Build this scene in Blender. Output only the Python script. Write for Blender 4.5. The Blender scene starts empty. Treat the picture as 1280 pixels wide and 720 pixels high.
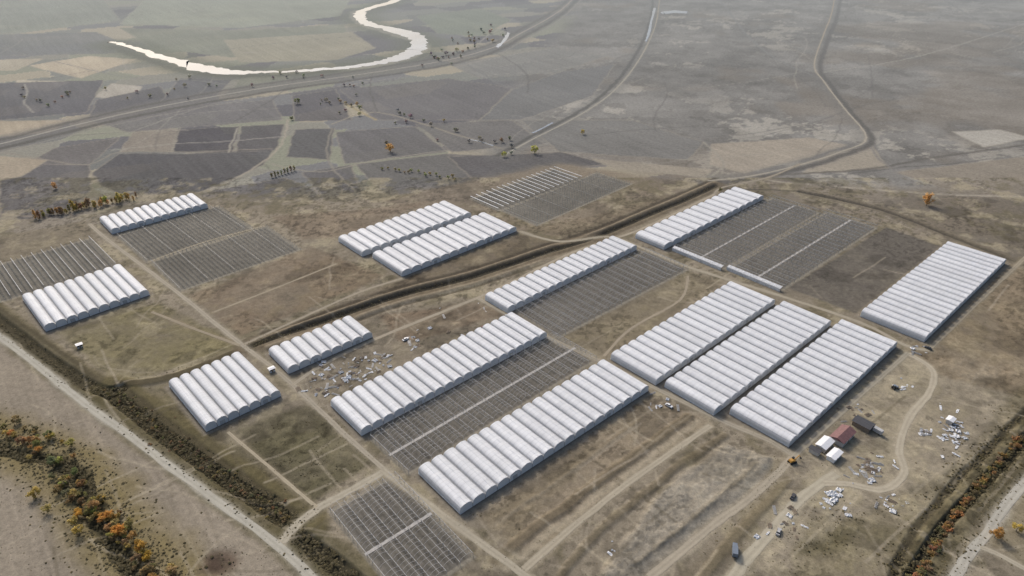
import bpy, math, random
import numpy as np
from mathutils import Vector, Matrix
random.seed(5)
# ---------------- site survey: ground plane coordinates ----------------
H=250.0; P=math.radians(30.5); F=853.0; cP=math.cos(P); sP=math.sin(P)
def G(x,y,z=0.0):
    v=(y-360)/F; den=sP+v*cP
    k=(H-z)
    return ((x-640)/F*k/den, k*(cP-v*sP)/den)
GAIN=1.27
def lin(c):
    c=c/255.0
    return c/12.92 if c<=0.04045 else ((c+0.055)/1.055)**2.4
def C(r,g,b,k=1.0): return (lin(r)*GAIN*k*0.99,lin(g)*GAIN*k*1.012,lin(b)*GAIN*k*0.96)
scene=bpy.context.scene
col=scene.collection
def link(o): col.objects.link(o); return o
def tag(o,label=None,category=None,group=None,kind=None):
    if label: o["label"]=label
    if category: o["category"]=category
    if group: o["group"]=group
    if kind: o["kind"]=kind
    return o
def mesh(name,verts,faces,mat=None,smooth=False):
    m=bpy.data.meshes.new(name); m.from_pydata(verts,[],faces); m.update()
    if mat: m.materials.append(mat)
    if smooth:
        m.polygons.foreach_set("use_smooth",[True]*len(m.polygons))
    return m
def obj(name,me,parent=None,loc=(0,0,0)):
    o=bpy.data.objects.new(name,me); link(o); o.location=loc
    if parent: o.parent=parent
    return o
# ---------------- materials ----------------
def newmat(name):
    m=bpy.data.materials.new(name); m.use_nodes=True
    nt=m.node_tree; b=nt.nodes["Principled BSDF"]; return m,nt,b
def N(nt,t,**kw):
    n=nt.nodes.new(t)
    for k,v in kw.items(): setattr(n,k,v)
    return n
def mixmul(nt,a,bsock,fac=1.0):
    n=N(nt,"ShaderNodeMix",data_type='RGBA',blend_type='MULTIPLY'); n.inputs[0].default_value=fac
    nt.links.new(a,n.inputs[6]); nt.links.new(bsock,n.inputs[7]); return n.outputs[2]
def noise_ramp(nt,vec,scale,detail,lo,hi,p0=0.3,p1=0.7,rough=0.6):
    t=N(nt,"ShaderNodeTexNoise"); t.inputs["Scale"].default_value=scale; t.inputs["Detail"].default_value=detail
    t.inputs["Roughness"].default_value=rough
    if vec: nt.links.new(vec,t.inputs["Vector"])
    r=N(nt,"ShaderNodeMapRange"); r.inputs[1].default_value=p0; r.inputs[2].default_value=p1
    r.inputs[3].default_value=lo; r.inputs[4].default_value=hi
    nt.links.new(t.outputs[0],r.inputs[0]); return r.outputs[0],t.outputs[0]
def ground_mat(name,k):
    m,nt,b=newmat(name)
    at=N(nt,"ShaderNodeAttribute",attribute_name="Col")
    g=N(nt,"ShaderNodeNewGeometry")
    r1,_=noise_ramp(nt,g.outputs["Position"],0.30,9,1-0.27*k,1+0.27*k,0.32,0.68,0.8)
    r2,t2=noise_ramp(nt,g.outputs["Position"],1.3,4,1-0.16*k,1+0.16*k,0.3,0.7,0.7)
    c=mixmul(nt,at.outputs["Color"],r1); c=mixmul(nt,c,r2)
    nt.links.new(c,b.inputs["Base Color"]); b.inputs["Roughness"].default_value=0.95
    b.inputs["Specular IOR Level"].default_value=0.05
    bp=N(nt,"ShaderNodeBump"); bp.inputs["Strength"].default_value=0.4*k; bp.inputs["Distance"].default_value=0.3
    nt.links.new(t2,bp.inputs["Height"]); nt.links.new(bp.outputs[0],b.inputs["Normal"])
    return m
M_SOIL=ground_mat("soil",1.0); M_TRACK=ground_mat("packed_dirt",0.4)
def simple(name,color,rough=0.7,var=0.15,scale=0.5,metal=0.0,spec=0.5,coord='Object'):
    m,nt,b=newmat(name)
    tc=N(nt,"ShaderNodeTexCoord")
    r,_=noise_ramp(nt,tc.outputs[coord],scale,5,1-var,1+var)
    rgb=N(nt,"ShaderNodeRGB"); rgb.outputs[0].default_value=(*color,1)
    c=mixmul(nt,rgb.outputs[0],r)
    nt.links.new(c,b.inputs["Base Color"]); b.inputs["Roughness"].default_value=rough
    b.inputs["Metallic"].default_value=metal; b.inputs["Specular IOR Level"].default_value=spec
    return m
def film_mat(name,color,rib=True,rough=0.55):
    m,nt,b=newmat(name)
    tc=N(nt,"ShaderNodeTexCoord"); g=N(nt,"ShaderNodeNewGeometry"); oi=N(nt,"ShaderNodeObjectInfo")
    r,_=noise_ramp(nt,g.outputs["Position"],0.16,6,0.90,1.05,0.3,0.7,0.75)
    rgb=N(nt,"ShaderNodeRGB"); rgb.outputs[0].default_value=(*color,1)
    c=mixmul(nt,rgb.outputs[0],r)
    rr=N(nt,"ShaderNodeMapRange"); rr.inputs[3].default_value=0.94; rr.inputs[4].default_value=1.04
    nt.links.new(oi.outputs["Random"],rr.inputs[0]); c=mixmul(nt,c,rr.outputs[0])
    if rib:
        s=N(nt,"ShaderNodeSeparateXYZ"); nt.links.new(tc.outputs["Object"],s.inputs[0])
        md=N(nt,"ShaderNodeMath",operation='FLOORED_MODULO'); md.inputs[1].default_value=2.5; nt.links.new(s.outputs[1],md.inputs[0])
        gt=N(nt,"ShaderNodeMapRange"); gt.inputs[1].default_value=0.12; gt.inputs[2].default_value=0.5
        gt.inputs[3].default_value=0.88; gt.inputs[4].default_value=1.0
        nt.links.new(md.outputs[0],gt.inputs[0]); c=mixmul(nt,c,gt.outputs[0])
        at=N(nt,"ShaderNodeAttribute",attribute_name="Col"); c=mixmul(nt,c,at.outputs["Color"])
    nt.links.new(c,b.inputs["Base Color"]); b.inputs["Roughness"].default_value=rough; b.inputs["Specular IOR Level"].default_value=0.2
    tr=N(nt,"ShaderNodeBsdfTranslucent"); nt.links.new(c,tr.inputs["Color"])
    mx=N(nt,"ShaderNodeMixShader"); mx.inputs[0].default_value=0.10 if rib else 0.3
    nt.links.new(b.outputs[0],mx.inputs[1]); nt.links.new(tr.outputs[0],mx.inputs[2]); nt.links.new(mx.outputs[0],nt.nodes["Material Output"].inputs[0])
    return m
M_FILM=film_mat("greenhouse_film",(0.78,0.79,0.795))
M_GABLE=film_mat("gable_film",(0.74,0.76,0.78),rib=False)
M_SIDE=film_mat("side_film",(0.74,0.77,0.79),rib=False)
M_STEEL=simple("galvanised_steel",(0.36,0.36,0.355),0.6,0.2,0.3)
M_GUTTER=simple("gutter_metal",(0.40,0.40,0.40),0.6,0.2,0.5)
M_CONC=simple("pale_concrete",(0.42,0.40,0.37),0.9,0.25,0.6)
M_DARK=simple("dark_metal",(0.05,0.05,0.055),0.6,0.2,1)
M_GLASS=simple("dark_glass",(0.03,0.035,0.04),0.1,0.1,1)
M_WHITE=simple("white_paint",(0.75,0.75,0.75),0.4,0.08,1)
M_SCRAP=simple("scrap_film",(0.58,0.59,0.60),0.6,0.3,0.8)
M_WOOD=simple("weathered_wood",(0.20,0.16,0.12),0.9,0.3,1)
M_RED=simple("maroon_roof",(0.19,0.095,0.09),0.7,0.25,0.8)
M_WALL=simple("rendered_wall",(0.50,0.47,0.43),0.9,0.15,0.8)
M_YEL=simple("machine_yellow",(0.45,0.24,0.05),0.5,0.15,1)
M_TYRE=simple("tyre_rubber",(0.03,0.03,0.03),0.9,0.1,1)
M_BLUE=simple("blue_grey_paint",(0.16,0.19,0.23),0.4,0.1,1)
M_BARK=simple("bark",(0.16,0.14,0.115),0.95,0.3,2)
def water_mat():
    m,nt,b=newmat("water")
    g=N(nt,"ShaderNodeNewGeometry")
    r,t=noise_ramp(nt,g.outputs["Position"],0.012,5,0.6,1.2)
    rgb=N(nt,"ShaderNodeRGB"); rgb.outputs[0].default_value=(0.15,0.185,0.225,1)
    c=mixmul(nt,rgb.outputs[0],r); nt.links.new(c,b.inputs["Base Color"])
    b.inputs["Roughness"].default_value=0.12; b.inputs["IOR"].default_value=1.33
    return m
M_WATER=water_mat()
def leaf_mat():
    m,nt,b=newmat("foliage")
    oi=N(nt,"ShaderNodeObjectInfo"); at=N(nt,"ShaderNodeAttribute",attribute_name="Col")
    c=mixmul(nt,oi.outputs["Color"],at.outputs["Color"])
    nt.links.new(c,b.inputs["Base Color"]); b.inputs["Roughness"].default_value=0.8
    b.inputs["Specular IOR Level"].default_value=0.1
    tr=N(nt,"ShaderNodeBsdfTranslucent"); nt.links.new(c,tr.inputs["Color"])
    mx=N(nt,"ShaderNodeMixShader"); mx.inputs[0].default_value=0.45
    nt.links.new(b.outputs[0],mx.inputs[1]); nt.links.new(tr.outputs[0],mx.inputs[2]); nt.links.new(mx.outputs[0],nt.nodes["Material Output"].inputs[0])
    return m
M_LEAF=leaf_mat()

# ---------------- numpy noise ----------------
rs=np.random.RandomState(11); T=rs.rand(256,256).astype(np.float32)
def vn(x,y):
    xi=np.floor(x); yi=np.floor(y); fx=(x-xi).astype(np.float32); fy=(y-yi).astype(np.float32)
    xi=xi.astype(np.int64)&255; yi=yi.astype(np.int64)&255; x1=(xi+1)&255; y1=(yi+1)&255
    fx=fx*fx*(3-2*fx); fy=fy*fy*(3-2*fy)
    a=T[yi,xi]; b=T[yi,x1]; c=T[y1,xi]; d=T[y1,x1]
    return (a+(b-a)*fx)*(1-fy)+(c+(d-c)*fx)*fy
def fbm(x,y,o=4,g=0.5):
    s=0;a=1;n=0
    for i in range(o):
        s=s+a*vn(x*2**i+17.3*i,y*2**i+9.1*i); n+=a; a*=g
    return s/n
def sstep(e0,e1,x):
    t=np.clip((x-e0)/(e1-e0),0,1); return t*t*(3-2*t)

# ---------------- ground grid (finer near the site) ----------------
ROWS=780; COLS=1100
ypx=np.linspace(770,-50,ROWS)
v=(ypx-360)/F; Yr=H*(cP-v*sP)/(sP+v*cP)
Yr=np.concatenate([[-4000,-1000,0,100],Yr,[4200,6500,12000,40000]])
Wr=np.maximum(0.646*Yr+95,190)
s=np.linspace(-1.12,1.12,COLS); s=np.concatenate([[-25,-8,-3,-1.6],s,[1.6,3,8,25]])
nr=len(Yr); nc=len(s)
X=(Wr[:,None]*s[None,:]).ravel(); Y=np.repeat(Yr,nc)
X=X.astype(np.float64); n=len(X)
COL=np.zeros((n,3),np.float32); Z=np.zeros(n,np.float32)
nA=(fbm(X/14,Y/14,3)-0.5)*2.2; nB=(fbm(X/14+50,Y/14+80,3)-0.5)*2.2
n_med=fbm(X/9+5,Y/9+3,5,0.6); n_big=fbm(X/60+9,Y/60+1,4,0.55); n_big2=fbm(X/38+30,Y/38+12,5,0.62); n_fine=fbm(X/3+1,Y/3+2,3,0.6)
def mixc(idx,c,m):
    c=np.array(c,np.float32); m=m[:,None].astype(np.float32)
    COL[idx]=COL[idx]*(1-m)+c*m
def catmull(pts,step=None,sub=6):
    if len(pts)<3: return [tuple(p) for p in pts]
    out=[]; p=[pts[0]]+list(pts)+[pts[-1]]
    for i in range(1,len(p)-2):
        for k in range(sub):
            t=k/sub
            q=[]
            for j in range(2):
                a,b,c,d=p[i-1][j],p[i][j],p[i+1][j],p[i+2][j]
                q.append(0.5*(2*b+(c-a)*t+(2*a-5*b+4*c-d)*t*t+(3*b-a-3*c+d)*t**3))
            out.append(tuple(q))
    out.append(tuple(pts[-1])); return out
def poly_mask(pts,soft=2.0,warp=1.5,world=False):
    w=pts if world else [G(*p) for p in pts]
    xs=[p[0] for p in w]; ys=[p[1] for p in w]; mg=soft+warp*2+2
    idx=np.nonzero((X>min(xs)-mg)&(X<max(xs)+mg)&(Y>min(ys)-mg)&(Y<max(ys)+mg))[0]
    px=X[idx]+nA[idx]*warp; py=Y[idx]+nB[idx]*warp
    d=np.full(len(idx),1e9); ins=np.zeros(len(idx),bool)
    k=len(w)
    for i in range(k):
        x0,y0=w[i]; x1,y1=w[(i+1)%k]; ex,ey=x1-x0,y1-y0; L=ex*ex+ey*ey+1e-9
        t=np.clip(((px-x0)*ex+(py-y0)*ey)/L,0,1)
        d=np.minimum(d,(px-x0-t*ex)**2+(py-y0-t*ey)**2)
        if y0!=y1:
            c=((y0>py)!=(y1>py))&(px<(x1-x0)*(py-y0)/(y1-y0)+x0); ins^=c
    sd=np.sqrt(d)*np.where(ins,1,-1)
    return idx,sstep(-soft,soft,sd)
def P_(pts,c,alpha=1.0,soft=2.0,warp=1.5,mott=0.0,world=False,dz=0):
    idx,m=poly_mask(pts,soft,warp,world)
    mm=m*alpha
    if mott>0: mm=mm*np.clip(1-mott+mott*2*(n_big2[idx]-0.25)*1.6,0,1)
    mixc(idx,C(*c),mm)
    if dz: Z[idx]+=m*dz
    return idx,m
def dist_line(w,reach,warp=0.0):
    D=np.full(n,1e9,np.float32)
    for (x0,y0),(x1,y1) in zip(w[:-1],w[1:]):
        idx=np.nonzero((X>min(x0,x1)-reach)&(X<max(x0,x1)+reach)&(Y>min(y0,y1)-reach)&(Y<max(y0,y1)+reach))[0]
        if len(idx)==0: continue
        px=X[idx]+nA[idx]*warp; py=Y[idx]+nB[idx]*warp
        ex,ey=x1-x0,y1-y0; L=ex*ex+ey*ey+1e-9
        t=np.clip(((px-x0)*ex+(py-y0)*ey)/L,0,1)
        D[idx]=np.minimum(D[idx],np.hypot(px-x0-t*ex,py-y0-t*ey))
    return D
def L_(pts,w,c,alpha=1.0,soft=1.0,warp=1.0,dz=0,sm=True,mott=0,world=False):
    pw=pts if world else [G(*p) for p in pts]
    if sm: pw=catmull(pw,sub=4)
    D=dist_line(pw,w/2+soft+warp*2+1,warp)
    idx=np.nonzero(D<w/2+soft)[0]
    m=1-sstep(w/2-soft,w/2+soft,D[idx])
    mm=m*alpha
    if mott: mm=mm*np.clip(1-mott+mott*2*n_med[idx],0,1)
    mixc(idx,C(*c),mm)
    if dz: Z[idx]+=m*dz
def relief(idx,m,amp): Z[idx]+=m*amp*(n_med[idx]-0.5)*2
COL[:]=np.array(C(116,108,99),np.float32)
def vor(x,y,ang,sx,sy,seed):
    c,s_=math.cos(ang),math.sin(ang); u=(x*c+y*s_)/sx; w=(-x*s_+y*c)/sy
    ui=np.floor(u); wi=np.floor(w); d1=np.full(len(u),1e9); d2=d1.copy(); idv=np.zeros(len(u))
    for i in (-1,0,1):
        for j in (-1,0,1):
            a=(ui+i).astype(np.int64); b=(wi+j).astype(np.int64)
            jx=T[(a*7+b*3+seed)&255,(b*5+a+seed)&255]; jy=T[(a*3+b*11+seed*3)&255,(b*9+a*5)&255]; h=T[(a*13+b*5+seed)&255,(b*17+a*3+9)&255]
            dx=np.abs(u-(a+0.15+0.7*jx)); dy=np.abs(w-(b+0.15+0.7*jy)); d=np.maximum(dx,dy)+0.35*np.minimum(dx,dy)
            nw=d<d1
            d2=np.where(nw,d1,np.minimum(d2,d)); d1=np.where(nw,d,d1); idv=np.where(nw,h,idv)
    return idv,d2-d1
far=np.nonzero(Y>560)[0]
xw=X[far]+nA[far]*3; yw=Y[far]+nB[far]*3
pal=np.array([C(*c) for c in [(102,101,103),(82,80,85),(118,115,108),(108,108,104),(90,88,91),(138,130,116),(98,98,97),(118,118,106)]],np.float32)
idv,ed=vor(xw,yw,0.5,95,50,5)
ci=pal[(idv*7.999).astype(int)]
ci=ci*(1+0.16*(1-sstep(0.0,0.05,ed)))[:,None]
m=sstep(560,640,Y[far]+nA[far]*8)
COL[far]=COL[far]*(1-m[:,None])+ci*m[:,None]
mp=[(560,180),(640,110),(700,40),(760,-60),(1700,-60),(2600,60),(1700,330),(1280,330),(1000,240),(880,222),(760,205),(640,200)]
idx,m=poly_mask(mp,30,6)
base=np.array(C(111,108,106),np.float32)[None,:]*np.ones((len(idx),1),np.float32)
xx=X[idx];yy=Y[idx]
q=fbm(xx/60+4,yy/60+1,6,0.7); q2=fbm(xx/260,yy/260+7,5,0.6)
base=base*(0.50+1.0*q[:,None])*(0.76+0.48*q2[:,None])
q3=fbm(xx/50+41,yy/50+3,6,0.75); dk=sstep(0.51,0.57,q3)[:,None]; base=base*(1-dk*0.24)+np.array(C(92,83,76),np.float32)*dk*0.08
lt=(sstep(0.585,0.63,fbm(xx/70+11,yy/70+31,6,0.75))*sstep(0.4,0.6,fbm(xx/300+1,yy/300+9,3)))[:,None]; base=base*(1-lt*0.45)+np.array(C(158,152,144),np.float32)*lt*0.45
br_=sstep(0.5,0.62,fbm(xx/180+71,yy/180+3,4,0.6))[:,None]; base=base*(1-br_*0.35)+np.array(C(110,99,87),np.float32)*br_*0.35
idv,ed=vor(xx+nA[idx]*6,yy+nB[idx]*6,-0.3,200,140,33); base=base*(0.88+0.2*idv[:,None])*(1-0.14*(1-sstep(0,0.025,ed)))[:,None]
COL[idx]=COL[idx]*(1-m[:,None])+base*m[:,None]
P_([(760,205),(890,222),(1000,225),(1130,238),(1290,215),(1400,260),(1400,420),(1290,400),(1180,330),(1000,262),(900,240)],(110,101,91),0.85,14,5,0.3)
P_([(1100,240),(1290,250),(1400,300),(1290,330),(1180,300)],(92,84,75),0.7,14,5,0.5)
dark=(72,70,74); dk2=(84,81,83); tan=(160,147,130)
for pts,c in [
 ([(115,215),(150,192),(225,192),(342,187),(330,206),(285,225),(250,240),(160,246),(125,232)],dark),
 ([(222,162),(300,158),(290,190),(216,190)],(64,61,66)),([(302,158),(356,155),(345,188),(294,190)],(72,69,73)),
 ([(368,162),(418,160),(412,200),(358,196)],dark),([(248,242),(355,222),(392,236),(402,252),(300,264)],dk2),
 ([(378,216),(438,206),(455,246),(415,262)],dk2),([(444,205),(560,192),(640,196),(590,232),(480,246)],(88,85,86)),
 ([(560,196),(700,190),(760,205),(690,214),(600,232)],(80,77,79)),
 ([(0,222),(60,205),(112,206),(115,236),(80,272),(0,276)],(84,81,83)),([(-90,222),(-2,220),(-2,272),(-120,290)],(94,90,90)),
 ([(35,82),(110,70),(172,74),(100,98)],tan),([(-60,76),(55,73),(20,88),(-60,90)],(146,137,123)),([(20,100),(90,102),(60,114),(18,108)],(162,152,137)),
 ([(140,104),(178,108),(162,126),(118,121)],(148,141,133)),([(-60,152),(90,150),(62,166),(-60,176)],(146,134,118)),
 ([(170,160),(222,161),(214,190),(150,190)],(118,110,102)),([(-40,105),(130,100),(108,140),(0,150),(-60,150)],(80,78,83)),
 ([(120,125),(200,108),(215,128),(110,150)],(80,78,82)),([(70,185),(150,172),(112,206),(30,205)],(94,90,90)),
 ([(0,195),(60,200),(30,220),(-60,240)],(138,127,113)),([(110,150),(200,135),(340,125),(355,150),(222,160),(160,165)],(96,93,94)),
 ([(225,98),(290,100),(270,120),(200,128)],(86,85,89)),([(300,100),(390,98),(370,112),(280,120)],(110,110,100)),
 ([(365,120),(420,112),(440,150),(368,152)],(80,77,81)),([(425,112),(560,98),(640,110),(600,150),(470,150)],(92,89,91)),
 ([(420,165),(520,158),(560,190),(430,205)],(88,85,87)),([(520,155),(640,150),(680,180),(565,190)],(94,91,91)),
 ([(180,0),(330,-10),(440,-5),(425,20),(300,35),(150,30)],(124,126,114)),([(0,0),(130,0),(150,25),(0,45)],(114,116,108)),
 ([(150,35),(300,38),(430,30),(440,55),(290,72),(190,60)],(110,111,100)),([(-90,45),(120,40),(150,52),(180,66),(90,68),(-60,70)],(98,98,99)),
 ([(280,50),(440,40),(470,60),(420,75),(300,78)],(132,126,112)),([(520,20),(600,10),(640,25),(600,45),(548,42)],(106,110,100)),
 ([(890,180),(1010,172),(1060,181),(1000,200),(930,216),(888,206)],(136,127,117)),([(740,198),(890,212),(880,222),(765,210)],(130,122,112)),
 ([(1190,165),(1250,162),(1290,172),(1230,184)],(146,141,135)),([(1040,190),(1090,182),(1110,210),(1000,218)],(130,122,112)),
 ([(1120,215),(1290,195),(1290,240),(1200,242)],(118,110,101)),([(700,90),(770,80),(740,120),(650,150),(600,150),(640,112)],(98,97,98)),
 ([(650,150),(790,150),(880,178),(860,200),(700,190)],(101,99,98)),([(560,80),(690,60),(760,70),(700,90),(600,98)],(112,110,108)),
 ([(300,262),(400,250),(440,262),(380,300),(340,285)],(104,94,85)),
]: 
    idx,m=P_(pts,c,0.9,2.0,2.0)
    st=fbm((X[idx]*0.8+Y[idx]*0.6)/4,(Y[idx]*0.8-X[idx]*0.6)/90,3)
    COL[idx]*=(1+m*(st-0.5)*0.3+m*(n_big[idx]-0.5)*0.3)[:,None]
    L_(list(pts)+[pts[0]],1.6,(134,126,115),0.45,1.2,2.0,sm=False,mott=0.5)
for i in range(60):
    x=random.uniform(-60,1340); y=random.uniform(5,225); g0=G(x,y); a=random.choice([0.5,2.07,0.3,1.3,random.uniform(0,3.14)]); pts=[g0]
    for k in range(random.randint(3,7)):
        a+=random.uniform(-0.22,0.22); pts.append((pts[-1][0]+math.cos(a)*60,pts[-1][1]+math.sin(a)*60))
    L_(pts,random.uniform(1.5,3),random.choice([(140,134,126),(136,131,125),(80,77,76),(84,81,80)]),random.uniform(0.3,0.7),1.2,2,world=True)
for pts,w,c in [([(360,150),(352,180),(325,205),(280,230),(245,242)],3,(136,128,118)),([(297,160),(285,190)],2,(142,136,127)),
 ([(415,155),(470,140),(560,165),(640,190)],3,(130,122,111)),([(432,130),(470,150)],4,(140,126,98)),([(225,160),(215,190)],2,(126,119,110)),
 ([(340,205),(400,215),(470,200),(560,188)],2.5,(126,120,111)),([(0,190),(60,200),(110,206),(150,190),(225,190),(340,186)],2.5,(120,113,105)),
 ([(-60,260),(60,272),(110,256),(160,247),(250,241)],3,(124,115,105)),([(415,160),(410,200),(455,250)],2,(120,114,106)),
 ([(880,178),(905,205),(880,225)],3,(130,124,116)),([(940,220),(1080,212),(1160,198),(1290,180)],5,(84,80,77)),([(960,226),(1080,236),(1180,243),(1290,246)],4,(142,134,124)),
 ([(1083,172),(1100,200),(1150,232)],3,(108,104,102)),([(0,60),(150,95),(240,100),(330,112)],3,(108,106,103)),([(550,60),(600,90),(640,110),(760,125)],4,(102,101,101)),
 ([(900,0),(950,60),(1030,100)],4,(106,105,105)),([(1280,30),(1150,70),(1030,90)],3,(132,128,122)),([(1180,0),(1250,40),(1320,60)],4,(98,96,96))]:
    L_(pts,w,c,0.8,1.2,1.5)
L_([(497,0),(455,15),(450,26),(490,40),(524,50),(522,64),(480,77),(430,84),(330,91),(250,85),(180,65),(145,55)],90,(88,90,78),0.75,25,8,mott=0.5)
L_([(445,14),(448,26),(490,42),(528,54),(520,68),(480,80),(430,86)],24,(144,139,129),0.5,5,5,mott=0.7)
L_([(430,88),(330,95),(250,92),(200,80),(140,58)],18,(80,80,72),0.7,6,5,mott=0.5)
rail=[(-90,200),(0,180),(100,155),(200,133),(330,110),(450,93),(560,75),(620,58),(650,42),(690,20),(715,0),(760,-45)]
L_(rail,60,(94,91,90),0.75,14,5); L_([(x,y+6) for x,y in rail],10,(72,69,67),0.85,3,3,mott=0.6); L_([(x,y-5) for x,y in rail],9,(76,73,71),0.75,3,3,mott=0.5); L_([(x,y+11) for x,y in rail],3,(128,122,116),0.6,1.5,2)
ecan=[(822,-20),(818,20),(808,50),(790,82),(765,112),(735,135),(700,155),(660,175),(625,195)]
L_(ecan,30,(98,96,95),0.5,10,4); L_([(x-4,y) for x,y in ecan],6,(74,72,71),0.85,2,2)
etr=[(1046,-20),(1040,15),(1030,42),(1018,80),(1030,102),(1055,135),(1083,172),(1050,190),(1000,206),(940,220),(885,226)]
L_(etr,26,(100,97,95),0.5,8,4); L_([(x+7,y+3) for x,y in etr],8,(76,73,72),0.85,2.5,2)
# ---------- the site ----------
P_([(-300,470),(-60,330),(110,282),(270,245),(470,250),(700,205),(890,232),(1010,262),(1290,330),(1500,420),(1500,900),(-300,900)],(118,109,97),0.9,14,6,0.15)
P_([(700,205),(890,232),(720,310),(640,290),(470,250)],(112,101,89),0.8,4,2,0.3)
site=np.nonzero((Y<640)&(Y>100))[0]
COL[site]*=(0.66+0.68*n_big2[site])[:,None]
dkp=sstep(0.48,0.62,n_med[site]*0.55+n_big[site]*0.45)[:,None]; COL[site]=COL[site]*(1-0.5*dkp)+np.array(C(84,78,58),np.float32)*0.5*dkp
ltp=sstep(0.52,0.66,fbm(X[site]/22+70,Y[site]/22,5,0.7))[:,None]; COL[site]=COL[site]*(1-0.5*ltp)+np.array(C(148,138,118),np.float32)*0.5*ltp
for pts,c,a,mt in [
 ([(235,370),(390,308),(482,345),(300,420)],(104,90,77),0.7,0.6),([(70,415),(200,378),(300,432),(150,482)],(102,95,70),0.7,0.7),
 ([(-20,300),(110,275),(120,300),(20,330),(-40,345)],(106,97,84),0.7,0.3),
 ([(290,540),(392,500),(466,580),(392,628)],(76,72,55),0.8,0.6),([(150,487),(210,478),(300,560),(350,600),(380,650),(300,600)],(94,87,68),0.7,0.6),
 ([(440,400),(590,372),(640,392),(430,480),(375,490),(365,470)],(106,98,88),0.75,0.4),([(475,395),(595,378),(635,392),(505,430)],(100,85,72),0.7,0.6),
 ([(595,645),(815,492),(885,528),(670,700)],(120,108,94),0.65,0.5),([(600,650),(760,545),(720,590),(640,680)],(96,87,71),0.5,0.7),
 ([(765,700),(830,610),(905,556),(962,572),(968,590),(862,690),(800,735),(740,735)],(130,123,114),0.85,0.25),
 ([(700,420),(862,340),(905,352),(755,448)],(104,95,80),0.7,0.6),
 ([(1000,560),(1130,440),(1180,440),(1290,470),(1250,560),(1160,640),(1060,660),(960,700),(930,720),(1010,600)],(144,134,119),0.6,0.7),
 ([(1130,440),(1265,330),(1400,400),(1400,480),(1290,500),(1180,470)],(112,99,83),0.75,0.6),
 ([(1120,620),(1180,590),(1290,470),(1290,520),(1200,620),(1120,720),(980,730),(1040,660)],(108,100,80),0.6,0.6),
 ([(1010,640),(1080,650),(1060,690),(990,700)],(86,80,60),0.75,0.7),([(660,285),(740,270),(830,245),(880,235),(720,302)],(104,93,79),0.7,0.5),
 ([(470,255),(550,250),(640,262),(590,240),(560,232)],(98,89,81),0.6,0.3),([(340,270),(460,262),(540,250),(430,295),(380,300)],(108,95,83),0.7,0.6),
 ([(500,350),(650,292),(720,305),(590,345),(330,420)],(94,83,71),0.8,0.5)]:
    idx,m=P_(pts,c,a,3,2.0,mt); relief(idx,m,0.35)
    COL[idx]*=(1+m*(n_med[idx]-0.5)*0.8)[:,None]
idx,m=P_([(985,360),(1070,392),(1176,308),(1108,284)],(86,81,77),0.92,1.5,0.6,0.1); COL[idx]*=(1+m*(n_fine[idx]-0.5)*0.5)[:,None]
sp=sstep(0.53,0.62,n_fine[site])*sstep(0.40,0.58,n_big2[site]); COL[site]*=(1-0.38*sp)[:,None]
# damp patches
dp=sstep(0.60,0.68,fbm(X[site]/26+170,Y[site]/26+40,4,0.6))[:,None]; COL[site]*=(1-0.28*dp)
# scraped strips and low earth banks south of the long tunnels
for pts,w,c,al,dz in [([(860,520),(800,565),(735,612),(665,665),(620,700)],5,(86,77,64),0.7,0.7),([(872,526),(812,572),(748,620),(680,672),(635,710)],3,(146,136,121),0.6,0),
 ([(905,545),(850,582),(790,630),(735,680),(700,720)],4,(84,76,63),0.7,0.6),([(975,590),(915,640),(868,682),(820,722)],3,(150,141,127),0.6,0),([(945,580),(893,628),(845,668),(795,705)],2,(96,89,78),0.6,0.4),
 ([(985,600),(935,655),(895,700),(880,725)],5,(92,84,68),0.7,0.5),([(640,640),(720,585),(800,525)],2.5,(90,81,68),0.6,0.3),([(620,655),(700,600),(790,535)],2,(144,133,118),0.4,0)]:
    L_(pts,w,c,al,1.4,1.2,dz=dz,mott=0.4)
idx,m=P_([(-300,300),(-40,398),(100,510),(215,597),(340,692),(410,770),(-400,900)],(122,113,103),0.95,2,1)
ang=math.atan2(-0.60,0.5)
u=X[idx]*math.cos(ang)+Y[idx]*math.sin(ang); w_=-X[idx]*math.sin(ang)+Y[idx]*math.cos(ang)
COL[idx]*=(1+m*((fbm(u/45,w_/1.8,4,0.6)-0.5)*0.40+(n_big[idx]-0.5)*0.4))[:,None]
idx,m=poly_mask([(765,700),(830,610),(905,556),(962,572),(968,590),(862,690),(800,735),(740,735)],2,1)
COL[idx]*=(1+m*(n_fine[idx]-0.5)*0.6)[:,None]; Z[idx]+=m*(0.7+1.4*(n_med[idx]-0.3))
L_([(-120,500),(-20,545),(40,562),(85,582),(108,612),(135,650),(170,690),(215,740)],34,(104,93,64),0.85,8,4,mott=0.4)
L_([(-60,535),(20,568),(75,578),(104,605),(112,640),(150,690),(175,740)],7,(56,53,42),0.85,1.5,2,dz=-0.9)
x0,y0=G(274,702); cir=[(x0+7.5*math.cos(t*0.4),y0+7*math.sin(t*0.4)) for t in range(16)]
P_(cir,(80,66,57),0.85,3,2.5,0.2,True,-0.3); x0,y0=G(271,704); P_([(x0+4*math.cos(t*0.4),y0+4.5*math.sin(t*0.4)) for t in range(16)],(60,49,44),0.8,2.5,2,0.2,True,-0.3)
def ditch(pts,w,c=(62,57,46),berm=(90,82,63),bw=6,depth=-1.4):
    L_(pts,w+bw*2,berm,0.85,3,1.5,dz=0.5,mott=0.4); L_(pts,w,c,0.92,1.3,0.5,dz=depth-0.5)
ditch([(-60,355),(0,402),(60,448),(120,487),(150,487)],7.5,(60,55,44),(82,75,57),7); ditch([(135,490),(180,525),(240,570),(300,612),(360,652),(372,658)],8,(60,55,43),(82,75,55),10)
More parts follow.
